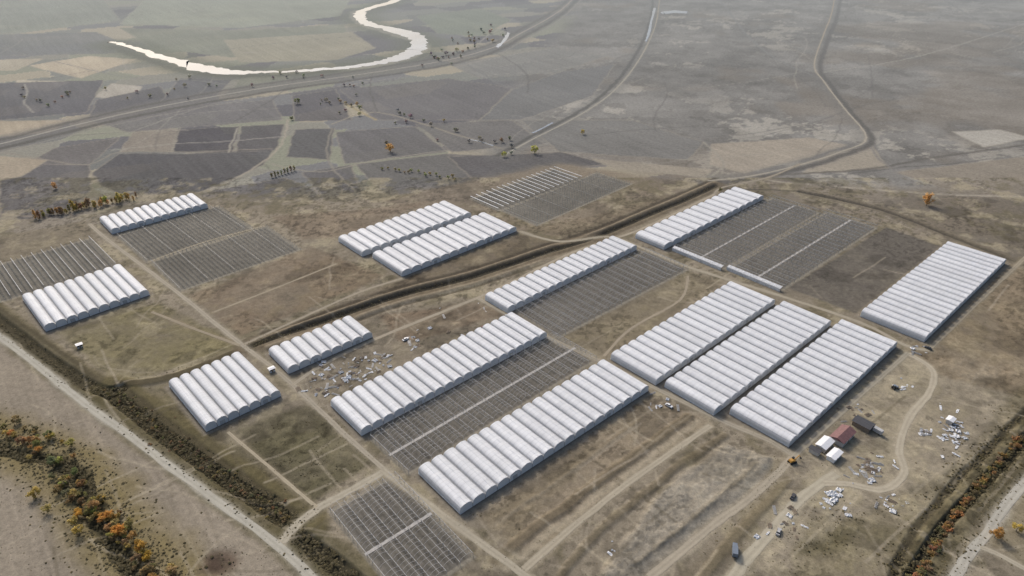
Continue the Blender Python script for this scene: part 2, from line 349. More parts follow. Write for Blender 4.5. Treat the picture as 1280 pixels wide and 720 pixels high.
L_([(x+11,y-10) for x,y in [(135,490),(180,525),(240,570),(300,612),(360,652)]],4,(66,60,48),0.8,1.2,1,dz=-.5)
L_([(-30,366),(10,395),(70,437),(125,478)],3,(70,64,52),0.8,1.2,1)
L_([(150,482),(220,470),(300,438)],7,(68,62,49),0.9,1.5,1.0,dz=0.7)
ditch([(375,672),(405,695),(440,725),(470,755)],8,(60,56,46),(80,74,56))
canal=[(312,434),(330,426),(420,396),(500,369),(590,346),(690,313),(740,298),(800,273),(860,248),(895,232)]
ditch(canal,5.5,(54,50,44),(90,80,68),7,-1.4)
L_([(x-2,y-9) for x,y in canal[1:]],4,(66,59,51),0.9,1.5,0.6,dz=-0.7)
L_([(x-2,y-5) for x,y in canal[1:]],2.5,(128,116,100),0.6,1.0,0.6,dz=0.8)
L_([(x+4,y+8) for x,y in canal[1:]],3,(134,122,106),0.6,1.3,0.6,dz=0.5)
L_([(x+5,y+12) for x,y in canal[1:-1]],2.5,(72,65,56),0.75,1.2,0.6,dz=-0.5)
ditch([(1000,240),(1100,262),(1200,300),(1290,335)],4,(72,67,59),(96,88,78),5,-.8)
L_([(900,236),(1000,240),(1100,262),(1180,292)],3,(66,61,56),0.8,1,1)
L_([(985,560),(940,645),(870,715)],7,(98,89,75),0.5,2,2,mott=0.6)
idx,m=P_([(1300,495),(1262,532),(1212,580),(1160,638),(1095,730),(1165,740),(1218,665),(1264,612),(1300,575)],(84,77,60),0.9,3,2,0.15)
Z[idx]+=m*1.3*(n_med[idx]-0.35)*2; COL[idx]*=(1+m*(sstep(0.45,0.6,fbm(X[idx]/5,Y[idx]/5+9,3))-0.5)*0.5)[:,None]
L_([(1310,520),(1262,570),(1212,622),(1168,675),(1135,730)],4.5,(48,45,39),0.9,1,0.6,dz=-1.8)
L_([(1290,508),(1245,552),(1195,602),(1150,655),(1110,730)],3.5,(52,48,40),0.85,1.2,1,dz=-.8)
P_([(1300,600),(1262,640),(1235,680),(1300,720),(1340,700)],(114,105,89),0.9,2,2,0.2)
for i in range(260):
    x=random.uniform(20,1270); y=random.uniform(330,715)
    g0=G(x,y); a=random.uniform(0,6.28) if i%2 else random.choice([0.717,-0.85])+random.uniform(-.1,.1); pts=[g0]
    for k in range(5):
        a+=random.uniform(-0.35,0.35) if i%2 else random.uniform(-.06,.06); pts.append((pts[-1][0]+math.cos(a)*10,pts[-1][1]+math.sin(a)*10))
    D=dist_line(catmull(pts,sub=3),3,0.4); idx=np.nonzero(D<1.1)[0]; mm=(1-sstep(0.3,1.1,D[idx]))*random.uniform(0.12,0.42)
    mixc(idx,C(*random.choice([(150,140,125),(80,73,61),(144,134,121)])),mm)

# ---------------- plots for greenhouses / frames ----------------
GA=math.radians(41.1)
def rect(W,S,E,Nn,el=0.0):
    w,s_,e=[np.array(G(*p)) for p in (W,S,E)]; nn=np.array(G(*Nn,el))
    va=(nn-w)+(e-s_); vb=(s_-w)+(e-nn)
    aa=math.atan2(va[1],va[0]); ab=math.atan2(vb[1],vb[0])+math.pi/2
    la=np.hypot(*va); lb=np.hypot(*vb); an=(aa*la+ab*lb)/(la+lb); an=0.5*an+0.5*(GA if W[0]>380 else math.radians(43))
    ua=np.array([math.cos(an),math.sin(an)]); ub=np.array([math.sin(an),-math.cos(an)])
    a0=(w@ua+s_@ua)/2; a1=(e@ua+nn@ua)/2; b0=(w@ub+nn@ub)/2; b1=(s_@ub+e@ub)/2
    o=ua*a0+ub*b1
    return o,an,a1-a0,b1-b0
def corners_world(r,g=0):
    o,an,L,Wd=r; ua=np.array([math.cos(an),math.sin(an)]); uy=np.array([-math.sin(an),math.cos(an)])
    return [tuple(o-ua*g-uy*g),tuple(o+ua*(L+g)-uy*g),tuple(o+ua*(L+g)+uy*(Wd+g)),tuple(o-ua*g+uy*(Wd+g))]
GH=[("upper",(123,278),(141,291),(264,260),(240,243),12),
 ("w",(20,378),(66,411),(190,368),(150,332),10),
 ("sw",(206,484),(262,537),(355,494),(299,443),7),
 ("small",(333,441),(361,467),(468,421),(440,398),8),
 ("m1",(420,303),(456,320),(591,270),(556,252),13),
 ("m2",(463,324),(505,344),(648,289),(605,266),13),
 ("g",(409,508),(455,543),(687,420),(640,393),20),
 ("h",(518,592),(577,641),(813,488),(757,452),18),
 ("mid",(603,376),(636,390),(800,311),(765,297),18),
 ("rt",(793,298),(830,312),(957,248),(918,235),14),
 ("r1",(760,450),(820,480),(972,379),(913,354),17),
 ("r2",(828,485),(892,518),(1041,406),(980,378),17),
 ("r3",(908,520),(985,555),(1125,433),(1052,401),17),
 ("fr",(1072,394),(1152,427),(1262,327),(1185,306),20)]
FR=[((460,549),(516,592),(746,447),(692,422),1,1,1),
 ((408,645),(500,735),(612,706),(486,596),1,1,1),
 ((642,393),(698,418),(862,339),(807,313),0,1,0),
 ((841,316),(903,336),(1025,266),(962,247),1,1,2),
 ((910,340),(974,362),(1098,286),(1030,264),1,1,2),
 ((145,296),(186,326),(326,284),(264,260),0,0,0),
 ((188,328),(226,362),(380,312),(330,284),0,0,0),
 ((-40,338),(14,374),(148,331),(112,302),0,0,4),
 ((587,248),(626,265),(728,221),(690,213),0,0,3),
 ((632,267),(672,281),(793,229),(737,215),0,0,0)]
FRR=[rect(*f[:4]) for f in FR]; GHR=[rect(*g[1:5],3.5) for g in GH]
for f,r in zip(FR,FRR):
    o,an,L,Wd=r
    idx,m=P_(corners_world(r,1.0),(95,91,87) if f[5] else (98,94,89),0.94,1.0,0.2,0,True)
    lx=(X[idx]-o[0])*math.cos(an)+(Y[idx]-o[1])*math.sin(an)
    ly=-(X[idx]-o[0])*math.sin(an)+(Y[idx]-o[1])*math.cos(an)
    ns=max(1,round(L/6.8)); st=np.cos(lx*2*math.pi/(L/ns)*2)*0.5+0.5
    COL[idx]*=(1+m*(-(st**2)*0.28+0.08+(n_fine[idx]-0.5)*0.35+(n_big2[idx]-.5)*.5))[:,None]
    ed=np.minimum(np.minimum(lx,L-lx),np.minimum(ly,Wd-ly)); rim=(1-sstep(0.6,1.6,np.abs(ed+0.2)))*m*0.5; mixc(idx,C(142,134,122),rim)
    Z[idx]*=(1-m)
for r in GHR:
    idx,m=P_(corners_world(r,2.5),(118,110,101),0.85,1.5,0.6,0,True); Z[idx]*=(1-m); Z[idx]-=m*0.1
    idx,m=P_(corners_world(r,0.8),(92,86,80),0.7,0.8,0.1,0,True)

# ---------------- roads ----------------
ROADS=[("road",[(-70,372),(0,421),(50,459),(100,500),(160,543),(215,585),(280,632),(345,680),(392,725),(430,765)],4.2,(150,145,137),"pale worn country road beside a weedy ditch"),
("dirt_road",[(352,678),(372,655),(400,634),(440,612),(482,588)],4.6,(147,139,127),"pale dirt road joining the greenhouse yard"),
("dirt_road",[(486,592),(430,542),(395,508),(365,480),(335,455),(308,435),(270,405),(230,372),(175,330),(130,296),(112,280)],3.0,(140,132,121),"straight dirt track between greenhouse plots"),
("dirt_road",[(478,587),(540,634),(600,678),(660,722),(700,755)],3.8,(143,135,123),"dirt track along the greenhouse ends"),
("dirt_track",[(285,540),(300,553),(330,578),(365,608),(396,634)],1.8,(144,134,119),"narrow curved dirt track through scrub"),
("dirt_track",[(306,430),(380,396),(450,365),(503,348)],2.0,(136,127,115),"dirt track beside bare plots"),
("dirt_track",[(365,482),(400,458),(460,428),(520,403),(600,371),(640,352),(720,314),(800,287),(893,243)],2.6,(140,131,119),"dirt track following the drainage canal"),
("dirt_road",[(598,373),(640,396),(690,424),(753,453),(825,488),(903,526),(960,550),(992,570)],3.4,(138,130,119),"dirt service road across greenhouse ends"),
("dirt_road",[(652,290),(700,302),(760,296),(800,309),(850,330),(905,348),(970,368),(1075,403),(1130,431),(1162,438)],3.0,(140,132,120),"dirt service road between greenhouse blocks"),
("dirt_road",[(1045,592),(1015,612),(985,640),(955,675),(928,705),(905,740)],5.4,(150,142,129),"wide dusty yard road"),
("dirt_track",[(990,572),(972,592),(935,625),(900,650),(858,684),(812,722)],4.0,(142,133,121),"rutted dirt track looping a rough mound"),
("dirt_track",[(888,532),(830,572),(770,615),(705,668),(655,712)],3.6,(145,136,123),"rutted dirt track across bare ground"),
("dirt_road",[(1135,442),(1165,462),(1162,490),(1138,520),(1124,560),(1130,590),(1105,612),(1060,605),(1030,604)],4.0,(150,141,128),"dusty curving yard road"),
("road",[(1320,568),(1266,620),(1234,666),(1205,702),(1188,735)],4.4,(150,145,138),"pale country road past a drain"),
("dirt_track",[(1225,684),(1250,694),(1300,722)],2.8,(145,137,125),"short dirt track off the country road"),
("dirt_road",[(990,572),(1062,506),(1135,441)],3.0,(140,132,120),"dirt track beside the white tunnels"),
("dirt_track",[(1160,438),(1215,385),(1275,328),(1300,305)],3.0,(132,123,110),"dirt track along a large greenhouse"),
("dirt_track",[(755,445),(790,410),(850,375),(860,345)],1.8,(136,126,113),"faint winding dirt track"),
("dirt_track",[(190,390),(240,410),(300,432)],2.0,(132,122,108),"faint dirt track over grass"),
("dirt_track",[(268,390),(340,362),(420,330)],1.8,(136,126,112),"narrow dirt path dividing bare plots"),
("dirt_track",[(187,327),(255,303),(328,283)],1.8,(140,131,118),"dirt path between post-filled plots"),
("railway_embankment",rail,3.0,(138,134,130),"straight pale railway embankment crossing the plain"),
("dirt_track",[(x+4,y) for x,y in ecan],2.2,(138,134,128),"pale track beside a distant canal"),
("dirt_track",etr,2.2,(140,134,126),"pale winding track across the marsh plain"),
("dirt_track",[(1000,205),(960,222),(905,234),(893,243)],2.4,(132,124,114),"dirt track leading to the marsh"),
]
for i,(nm,pts,w,c,lb) in enumerate(ROADS):
    pw=catmull([G(*p) for p in pts],sub=5)
    D=dist_line(pw,w/2+9,0.0); idx=np.nonzero(D<w/2+7)[0]
    fl=1-sstep(w/2+1.0,w/2+6.5,D[idx]); Z[idx]*=(1-fl)
    dd=D[idx]+nA[idx]*1.4
    vm=(1-sstep(w/2-1,w/2+3.0,dd))*0.45*np.clip(0.5+n_med[idx],0,1); mixc(idx,C(c[0]-16,c[1]-16,c[2]-18),vm)
    vm=(1-sstep(w/2-0.8,w/2+0.9,dd))*0.8; mixc(idx,C(c[0]-7,c[1]-8,c[2]-9),vm)
    dense=[pw[0]]
    for a,b in zip(pw[:-1],pw[1:]):
        d=math.hypot(b[0]-a[0],b[1]-a[1]); k=max(1,int(d/5))
        for j in range(1,k+1): dense.append((a[0]+(b[0]-a[0])*j/k,a[1]+(b[1]-a[1])*j/k))
    vs=[];cs=[];fs=[]; cr=[-0.5,-0.42,-0.24,0,0.24,0.42,0.5]; kk=[0.92,0.97,1.06,0.91,1.06,0.97,0.92]
    rr=random.Random(i)
    for j,p in enumerate(dense):
        a=dense[max(0,j-1)]; b=dense[min(len(dense)-1,j+1)]; dx,dy=b[0]-a[0],b[1]-a[1]; l=math.hypot(dx,dy)+1e-9
        nx,ny=-dy/l,dx/l; jl=rr.uniform(-0.12,0.05); jr=rr.uniform(-0.12,0.05); kj=rr.uniform(.96,1.04)
        for q,(t,k) in enumerate(zip(cr,kk)):
            tt=t+(jl*-1 if q<1 else 0)+(jr if q>5 else 0)
            if q==1: tt=t+max(0,-jl-0.06)
            if q==5: tt=t-max(0,-jr-0.06)
            vs.append((p[0]+nx*tt*w,p[1]+ny*tt*w,0.03+i*0.004)); cc=C(*c,k*kj*rr.uniform(0.96,1.03)); cs.append((*cc,1))
    for j in range(len(dense)-1):
        for q in range(6):
            a=j*7+q; fs.append((a,a+1,a+8,a+7))
    me=mesh(nm,vs,fs,M_TRACK,True); ca=me.color_attributes.new("Col",'FLOAT_COLOR','POINT'); ca.data.foreach_set("color",np.array(cs,np.float32).ravel())
    tag(obj(nm,me),lb,"railway" if "rail" in nm else "road",None,"structure")
haze_mix=sstep(250,2300,Y)[:,None].astype(np.float32)*0.50  # distance haze painted into the ground colour, stronger further out
COL=COL*(1-haze_mix)+np.array(C(142,146,149),np.float32)*haze_mix
Z[Y>1000]=0
def water(name,b1,b2,lb,sm=True,jit=0):
    a=[G(*p) for p in b1]; b=[G(*p) for p in b2]
    if sm: a=catmull(a,sub=8); b=catmull(b,sub=8)
    rr=random.Random(3)
    def jt(p): return (p[0]+rr.uniform(-jit,jit),p[1]+rr.uniform(-jit,jit))
    vs=[(*jt(p),0.12) for p in a]+[(*jt(p),0.12) for p in b]; k=len(a)
    fs=[(i,i+k,i+k+1,i+1) for i in range(k-1)]
    tag(obj(name,mesh(name,vs,fs,M_WATER)),lb,"water",None,"structure")
water("river",[(500,-2),(470,6),(446,14),(442,22),(451,30),(475,36),(499,44),(514,51),(509,62),(492,70),(465,77.5),(430,82.8),(380,87),(330,89),(290,87.5),(250,79.5),(215,71.5),(180,61.5),(150,53.5),(138,52)],
 [(511,-2),(480,7),(459,14),(457,22),(468,29),(499,36),(524,42),(535,52),(528,65),(507,74),(474,80.5),(434,85.5),(385,89.5),(330,91),(290,93.5),(246,89),(210,78),(176,65.5),(146,54.5),(137,52.6)],"silvery meandering river reflecting the pale sky",jit=4.5)
water("canal_water",[(817,10),(813,25),(809,42),(806,52)],[(820,10),(816,25),(812.5,42),(808.5,52)],"bright strip of canal water",jit=.8)
water("canal_water",[(690,153),(675,161),(664,166)],[(692,153.6),(677,161.8),(666,166.8)],"thin strip of canal water",jit=.5)
water("puddle",[(620,58),(628,50),(634,40)],[(622.5,60),(631,52),(637,42)],"bright flood water beside the railway",jit=2)
water("puddle",[(585,173.5),(600,176.5),(618,182)],[(585,174.3),(600,177.6),(616,183)],"bright narrow ditch water between fields",jit=.6)
water("puddle",[(826,15),(842,13),(860,14.5)],[(828,17.5),(844,16.5),(858,17)],"pale flood pool on the marsh",jit=3)
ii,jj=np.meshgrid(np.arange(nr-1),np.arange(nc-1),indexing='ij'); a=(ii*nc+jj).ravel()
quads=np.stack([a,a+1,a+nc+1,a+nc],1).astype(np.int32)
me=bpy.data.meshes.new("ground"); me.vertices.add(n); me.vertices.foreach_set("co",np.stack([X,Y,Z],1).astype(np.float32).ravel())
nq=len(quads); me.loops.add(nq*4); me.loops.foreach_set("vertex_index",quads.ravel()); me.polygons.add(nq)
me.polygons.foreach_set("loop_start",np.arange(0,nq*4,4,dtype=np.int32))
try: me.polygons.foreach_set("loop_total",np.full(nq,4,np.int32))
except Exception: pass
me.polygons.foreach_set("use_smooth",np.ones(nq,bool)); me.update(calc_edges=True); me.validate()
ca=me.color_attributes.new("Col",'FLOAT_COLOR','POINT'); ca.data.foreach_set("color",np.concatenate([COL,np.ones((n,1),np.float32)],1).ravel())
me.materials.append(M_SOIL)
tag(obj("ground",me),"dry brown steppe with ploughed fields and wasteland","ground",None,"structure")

# ---------------- greenhouses ----------------
ZG=2.7; ZR=4.9
def profile(w):
    p=[]
    for k in range(0,15):
        t=k/14; x=w*t; h=math.sqrt(max(0,1-(2*t-1)**2))**0.9
        p.append((x,ZG+(ZR-ZG)*h))
    p.insert(8,(w*0.505,ZR+0.13)); p.insert(9,(w*0.56,ZR+0.06))
    return p
def span_shade(t):  # shade painted into film colour: darker valleys, one half slightly greyer
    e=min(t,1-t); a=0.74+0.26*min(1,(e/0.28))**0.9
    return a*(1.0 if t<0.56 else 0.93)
labels={"sw":"low white plastic multi-tunnel greenhouse beside scrubby plot","small":"small white plastic multi-tunnel greenhouse beside dirt track"}
def greenhouse(g,r):
    key,ns=g[0],g[5]; o,an,L,Wd=r
    e=bpy.data.objects.new("greenhouse",None); link(e); e.location=(o[0],o[1],0); e.rotation_euler=(0,0,an); e.empty_display_size=5
    sz="long" if L>115 else ("medium-sized" if L>60 else "short")
    tag(e,labels.get(key,"%s white plastic multi-tunnel greenhouse on bare soil"%sz),"greenhouse","white multi-tunnel greenhouses")
    w=L/ns; pr=profile(w-0.2); k=len(pr)
    NY=13; rk=random.Random(ns)
    vs=[];cs=[]
    for j in range(NY):
        y=Wd*j/(NY-1)
        for q,(x,z) in enumerate(pr): 
            vs.append((x+0.1,y,z-0.07*(j%2)+(rk.uniform(-.04,.04) if 0<q<k-1 and 0<j<NY-1 else 0))); s_=span_shade(x/(w-.2))*rk.uniform(.97,1.02); cs.append((s_,s_,s_*1.01,1))
    fs=[(j*k+q,(j)*k+q+1,(j+1)*k+q+1,(j+1)*k+q) for j in range(NY-1) for q in range(k-1)]
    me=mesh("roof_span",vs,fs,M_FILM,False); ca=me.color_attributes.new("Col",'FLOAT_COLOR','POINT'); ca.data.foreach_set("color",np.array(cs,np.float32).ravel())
    gm=mesh("gutter",[(-0.18,-0.2,ZG-0.25),(0.18,-0.2,ZG-0.25),(0.18,Wd+0.2,ZG-0.25),(-0.18,Wd+0.2,ZG-0.25),(-0.18,-0.2,ZG+0.02),(0.18,-0.2,ZG+0.02),(0.18,Wd+0.2,ZG+0.02),(-0.18,Wd+0.2,ZG+0.02)],
        [(0,3,2,1),(4,5,6,7),(0,1,5,4),(2,3,7,6),(1,2,6,5),(3,0,4,7)],M_GUTTER)
    for i in range(ns):
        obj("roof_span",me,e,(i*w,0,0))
        if i: obj("gutter",gm,e,(i*w,0,0))
    for y in (0.05,Wd-0.05):
        gv=[];gf=[]
        for i in range(ns):
            b=len(gv); gv.append((i*w+0.11,y,-0.3)); gv+=[(i*w+0.1+x,y,z-0.12) for q,(x,z) in enumerate(pr) if q not in(8,9)]; gv.append(((i+1)*w-0.11,y,-0.3))
            gf.append(tuple(range(b,len(gv))))
        obj("gable_wall",mesh("gable_wall",gv,gf,M_GABLE),e)
    for x in (0.12,L-0.12):
        sv=[(x,0.1,-0.3),(x,Wd-0.1,-0.3),(x,Wd-0.1,ZG-0.02),(x,0.1,ZG-0.02)]
        obj("side_wall",mesh("side_wall",sv,[(0,1,2,3)],M_SIDE),e)
        if x<1:
            rv=[(x-0.25,0,0.7),(x-0.05,0,0.7),(x-0.05,Wd,0.7),(x-0.25,Wd,0.7),(x-0.25,0,0.95),(x-0.05,0,0.95),(x-0.05,Wd,0.95),(x-0.25,Wd,0.95)]
            obj("rolled_curtain",mesh("rolled_curtain",rv,[(0,3,2,1),(4,5,6,7),(0,1,5,4),(2,3,7,6),(1,2,6,5),(3,0,4,7)],M_SIDE),e)
    dm=mesh("door",[(-1.4,-0.06,0),(1.4,-0.06,0),(1.4,-0.06,2.5),(-1.4,-0.06,2.5),(-1.4,0.0,0),(1.4,0,0),(1.4,0,2.5),(-1.4,0,2.5)],[(0,1,2,3),(0,4,5,1),(3,2,6,7),(0,3,7,4),(1,5,6,2)],M_GUTTER)
    for t in (0.25,0.75): obj("door",dm,e,((int(ns*t)+0.5)*w,0.0,0))
for g,r in zip(GH,GHR): greenhouse(g,r)

# ---------------- bare frames ----------------
class B:
    def __init__(s): s.v=[];s.f=[]
    def beam(s,p,q,t,t2=None):
        p=Vector(p);q=Vector(q);d=(q-p).normalized(); up=Vector((0,0,1)) if abs(d.z)<0.9 else Vector((1,0,0))
        a=d.cross(up).normalized()*t/2; b=d.cross(a).normalized()*(t2 or t)/2; n0=len(s.v)
        for c in (p,q): s.v+= [tuple(c+a+b),tuple(c-a+b),tuple(c-a-b),tuple(c+a-b)]
        s.f+=[(n0+i,n0+(i+1)%4,n0+4+(i+1)%4,n0+4+i) for i in range(4)]+[(n0+3,n0+2,n0+1,n0),(n0+4,n0+5,n0+6,n0+7)]
for (f,r) in zip(FR,FRR):
    o,an,L,Wd=r; path,arch,extra=f[4:]
    e=bpy.data.objects.new("uncovered_greenhouse",None); link(e); e.location=(o[0],o[1],0); e.rotation_euler=(0,0,an)
    tag(e,{(1,1):"uncovered steel tunnel frames with pale central walkway",(0,1):"uncovered steel tunnel frames over dark soil",(0,0):"plot of bare posts and rails without covering"}[(path,arch)],"greenhouse frame","uncovered greenhouse frames")
    ns=max(1,round(L/6.8)); w=L/ns
    pb,gb,ab=B(),B(),B(); rj=random.Random(int(L*10))
    gt={3:0.8,4:0.3}.get(extra,0.2 if arch else 0.14)
    for i in range(ns+1):
        if arch or extra in(3,4) or i%3==0: gb.beam((i*w,0,ZG),(i*w,Wd,ZG),gt,0.12)
        ny=int(Wd/(3.0 if not arch else 4))
        for j in range(ny+1):
            if rj.random()<0.06: continue
            pb.beam((i*w,Wd*j/ny,-0.3),(i*w,Wd*j/ny,ZG-0.05 if arch else 2.0),0.15)
            if not arch and i<ns and extra!=3: pb.beam((i*w+w/2,Wd*j/ny,-0.3),(i*w+w/2,Wd*j/ny,1.8),0.15)
        if arch and i<ns:
            na=int(Wd/2.4)
            for j in range(na+1):
                if rj.random()<0.08: continue
                y=Wd*j/na; pt=[(i*w+w/2-w/2*math.cos(math.pi*k/6),y,ZG+(ZR-0.3-ZG)*math.sin(math.pi*k/6)) for k in range(7)]
                for a_,b_ in zip(pt[:-1],pt[1:]): ab.beam(a_,b_,0.08)
            gb.beam((i*w+w/2,0,ZR-0.3),(i*w+w/2,Wd,ZR-0.3),0.11)
    for nm,bb,mt in (("post",pb,M_STEEL),("gutter",gb,M_STEEL if extra!=3 else M_SCRAP),("hoop",ab,M_STEEL)):
        if bb.v: tag(obj(nm,mesh(nm,bb.v,bb.f,mt),e),kind="stuff")
    if path:
        obj("central_walkway",mesh("central_walkway",[(0,Wd/2-0.8,0.1),(L,Wd/2-0.8,0.1),(L,Wd/2+0.8,0.1),(0,Wd/2+0.8,0.1)],[(0,1,2,3)],M_CONC),e)
    if extra==2:
        sv=[(-0.5,0,2.6),(2.6,0,3.4),(2.6,Wd,3.4),(-0.5,Wd,2.6),(-0.5,0,0),(-0.5,Wd,0)]
        obj("covered_edge",mesh("covered_edge",sv,[(0,1,2,3),(4,0,3,5)],M_SCRAP),e)

# ---------------- trees ----------------
def blobs(nclump,leaves,rx,rz,zc,cr,ls,seed,poplar=False):
    rr=random.Random(seed); v=[];f=[];c=[]
    for i in range(nclump):
        while True:
            p=Vector((rr.uniform(-1,1),rr.uniform(-1,1),rr.uniform(-1,1)))
            if 0.25<p.length<1: break
        s_=1-0.6*max(0,p.z) if poplar else 1
        ce=Vector((p.x*rx*s_,p.y*rx*s_,zc+p.z*rz)); br=rr.uniform(0.65,1.25)*(0.9+0.2*p.z)
        for k in range(leaves):
            d=Vector((rr.gauss(0,1),rr.gauss(0,1),rr.gauss(0,0.8))); d=d.normalized()*cr*rr.uniform(0.3,1)
            q=ce+d; a=Vector((rr.uniform(-1,1),rr.uniform(-1,1),rr.uniform(-.5,.5))).normalized(); b=a.cross(d+Vector((0.01,0,0.6))).normalized()
            n0=len(v); z=ls*rr.uniform(0.6,1.3)
            v+=[tuple(q+a*z),tuple(q+b*z),tuple(q-a*z),tuple(q-b*z*0.8)]; f.append((n0,n0+1,n0+2,n0+3)); c+=[(br,br,br,1)]*4
    return v,f,c
def leafmesh(name,v,f,c):
    me=mesh(name,v,f,M_LEAF); ca=me.color_attributes.new("Col",'FLOAT_COLOR','POINT'); ca.data.foreach_set("color",np.array(c,np.float32).ravel()); return me
def trunkmesh(h,r,seed,nb=5,rx=1.5):
    rr=random.Random(seed); b=B()
    segs=4; pts=[Vector((rr.uniform(-.1,.1)*i,rr.uniform(-.1,.1)*i,h*i/segs)) for i in range(segs+1)]; pts[0].z=-0.3
    v=[];f=[]
    for i,p in enumerate(pts):
        rad=r*(1-0.8*i/segs)
        for k in range(6): v.append((p.x+rad*math.cos(k*math.pi/3),p.y+rad*math.sin(k*math.pi/3),p.z))
    for i in range(segs):
        for k in range(6): f.append((i*6+k,i*6+(k+1)%6,i*6+6+(k+1)%6,i*6+6+k))
    b.v=v;b.f=f
    for i in range(nb):
        t=rr.uniform(0.4,0.9); a=rr.uniform(0,6.28); p=Vector((0,0,h*t)); b.beam(p,p+Vector((math.cos(a)*rx*.8,math.sin(a)*rx*.8,h*0.2)),r*0.4)
    return mesh("trunk",b.v,b.f,M_BARK)
VAR=[]
for sd in range(4):
    VAR.append((trunkmesh(4.2,0.2,sd),leafmesh("crown",*blobs(20,34,2.4,2.1,3.4,0.95,0.26,sd+10))))
POP=[]
for sd in range(3):
    POP.append((trunkmesh(10,0.25,sd+20,6,0.8),leafmesh("crown",*blobs(30,30,1.9,5.4,6.2,1.1,0.33,sd+40,True))))
BSH=[leafmesh("crown",*blobs(9,22,1.2,0.6,0.6,0.6,0.2,sd+70)) for sd in range(3)]
LK=1.75
def LC(c,k=None): k=k or LK; return (lin(c[0])*k,lin(c[1])*k,lin(c[2])*k,1)
tcount=[0]
def tree(x,y,c,sc=1.0,kind='t',world=None,lb=None):
    p=world or G(x,y); rr=random
    name="poplar_tree" if kind=='p' else "autumn_tree"
    tr,cr=rr.choice(POP if kind=='p' else VAR)
    e=bpy.data.objects.new(name,None); link(e); e.location=(p[0],p[1],0); e.rotation_euler=(0,0,rr.uniform(0,6.28)); k=sc*rr.uniform(0.85,1.15); e.scale=(k*rr.uniform(.9,1.15),k,k*rr.uniform(.8,1.05))
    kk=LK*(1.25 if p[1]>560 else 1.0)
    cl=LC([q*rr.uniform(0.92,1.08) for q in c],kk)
    tag(e,lb or ("tall slim yellowing poplar at field edge" if kind=='p' else "autumn tree with yellow and olive leaves"),"tree","poplars along field edge" if kind=='p' else "autumn trees")
    o=obj("trunk",tr,e); o2=obj("crown",cr,e); o2.color=cl; tcount[0]+=1
OR=(156,124,70); YO=(148,132,82); OL=(108,102,72); BRN=(122,106,76); GR=(108,102,84)
belt=catmull([(-10,530),(30,545),(60,560),(85,590),(105,625),(135,645),(160,680),(185,712),(215,735)],sub=8)
for i in range(130):
    t=random.random()*(len(belt)-1); b=belt[int(t)]; 
    tree(b[0]+random.gauss(0,10),b[1]+random.gauss(0,8),random.choice([OR,YO,OL,OL,BRN,BRN,YO,YO]),random.uniform(0.35,0.85))
for x,y in [(128,628),(135,650),(175,688),(150,668),(93,655),(185,700),(60,640),(45,622),(120,640),(100,668)]: tree(x,y,(164,128,64) if x>120 else YO,1.0,lb="bright orange autumn tree on stream bank")
for i in range(34): tree(45+i*3.8+random.uniform(-2,2),273-i*0.75+random.uniform(-2,2),random.choice([BRN,YO,(156,132,86)]),random.uniform(0.55,1.0),'p')
for i in range(8): tree(340+i*4,222-i*1.2,(124,114,94),0.6,'p')
for x,y,s_,c in [(488,190,1.7,YO),(668,192,1.5,YO),(1158,257,1.9,(156,132,84)),(70,236,1.2,YO),(630,196,1.1,YO),(484,182,1.1,GR),(900,240,0.8,GR),(1243,672,1.1,(150,122,76)),(1270,664,0.9,YO),(372,130,1.4,GR),(365,150,1.1,GR),(728,168,1,YO)]:
    tree(x,y,c,s_,lb="lone rounded autumn tree on open ground")
for i in range(16): tree(480+i*6+random.uniform(-3,3),212+i*0.8+random.uniform(-2,2),(128,119,86),0.6,)
for i in range(36):  # far trees from here: pale crown colours stand in for distance haze
    t=random.random(); tree(380+t*260,(118+t*68)+random.gauss(0,6),random.choice([(132,124,98),(120,115,104),(116,113,106)]),random.uniform(0.5,1.0))
for i in range(40):
    t=random.random(); tree(535+t*90+random.gauss(0,8),75-t*35+random.gauss(0,6),random.choice([(130,127,118),(126,124,118),(136,130,114)]),random.uniform(0.7,1.3))
for i in range(36):
    x=random.uniform(0,460); tree(x,100+random.gauss(0,8)+max(0,(330-x))*0.09,random.choice([(124,120,110),(120,118,113),(130,124,108)]),random.uniform(0.6,1.0))
drain=catmull([(1285,530),(1262,555),(1225,598),(1190,640),(1160,690),(1140,722)],sub=8)
def bush(x,y,c,sc,lb):
    p=G(x,y); o=bpy.data.objects.new("shrub",random.choice(BSH)); link(o); o.location=(p[0],p[1],-0.2); o.rotation_euler=(0,0,random.uniform(0,6)); o.scale=(sc,sc*random.uniform(.8,1.2),sc*random.uniform(.7,1.2)); o.color=LC([q*random.uniform(.92,1.08) for q in c])
    tag(o,lb,"shrub","shrubs along ditches")
for i in range(140):
    t=random.random()*(len(drain)-1); b=drain[int(t)]; bush(b[0]+random.gauss(5,3),b[1]+random.gauss(2,2),random.choice([(140,112,74),(128,106,72),(104,95,70)]),random.uniform(0.6,1.4),"rusty autumn shrub on drain bank")
d2=catmull([(135,492),(180,528),(240,573),(300,616),(365,655)],sub=8)
for i in range(150):
    b=d2[int(random.random()*(len(d2)-1))]; bush(b[0]+random.gauss(3,8),b[1]+random.gauss(-3,6),random.choice([(118,103,72),(102,95,72),(92,86,66),(110,98,70)]),random.uniform(0.4,0.9),"dry olive-brown shrub beside ditch")
v=[];f=[];c=[]; rr=random.Random(99)
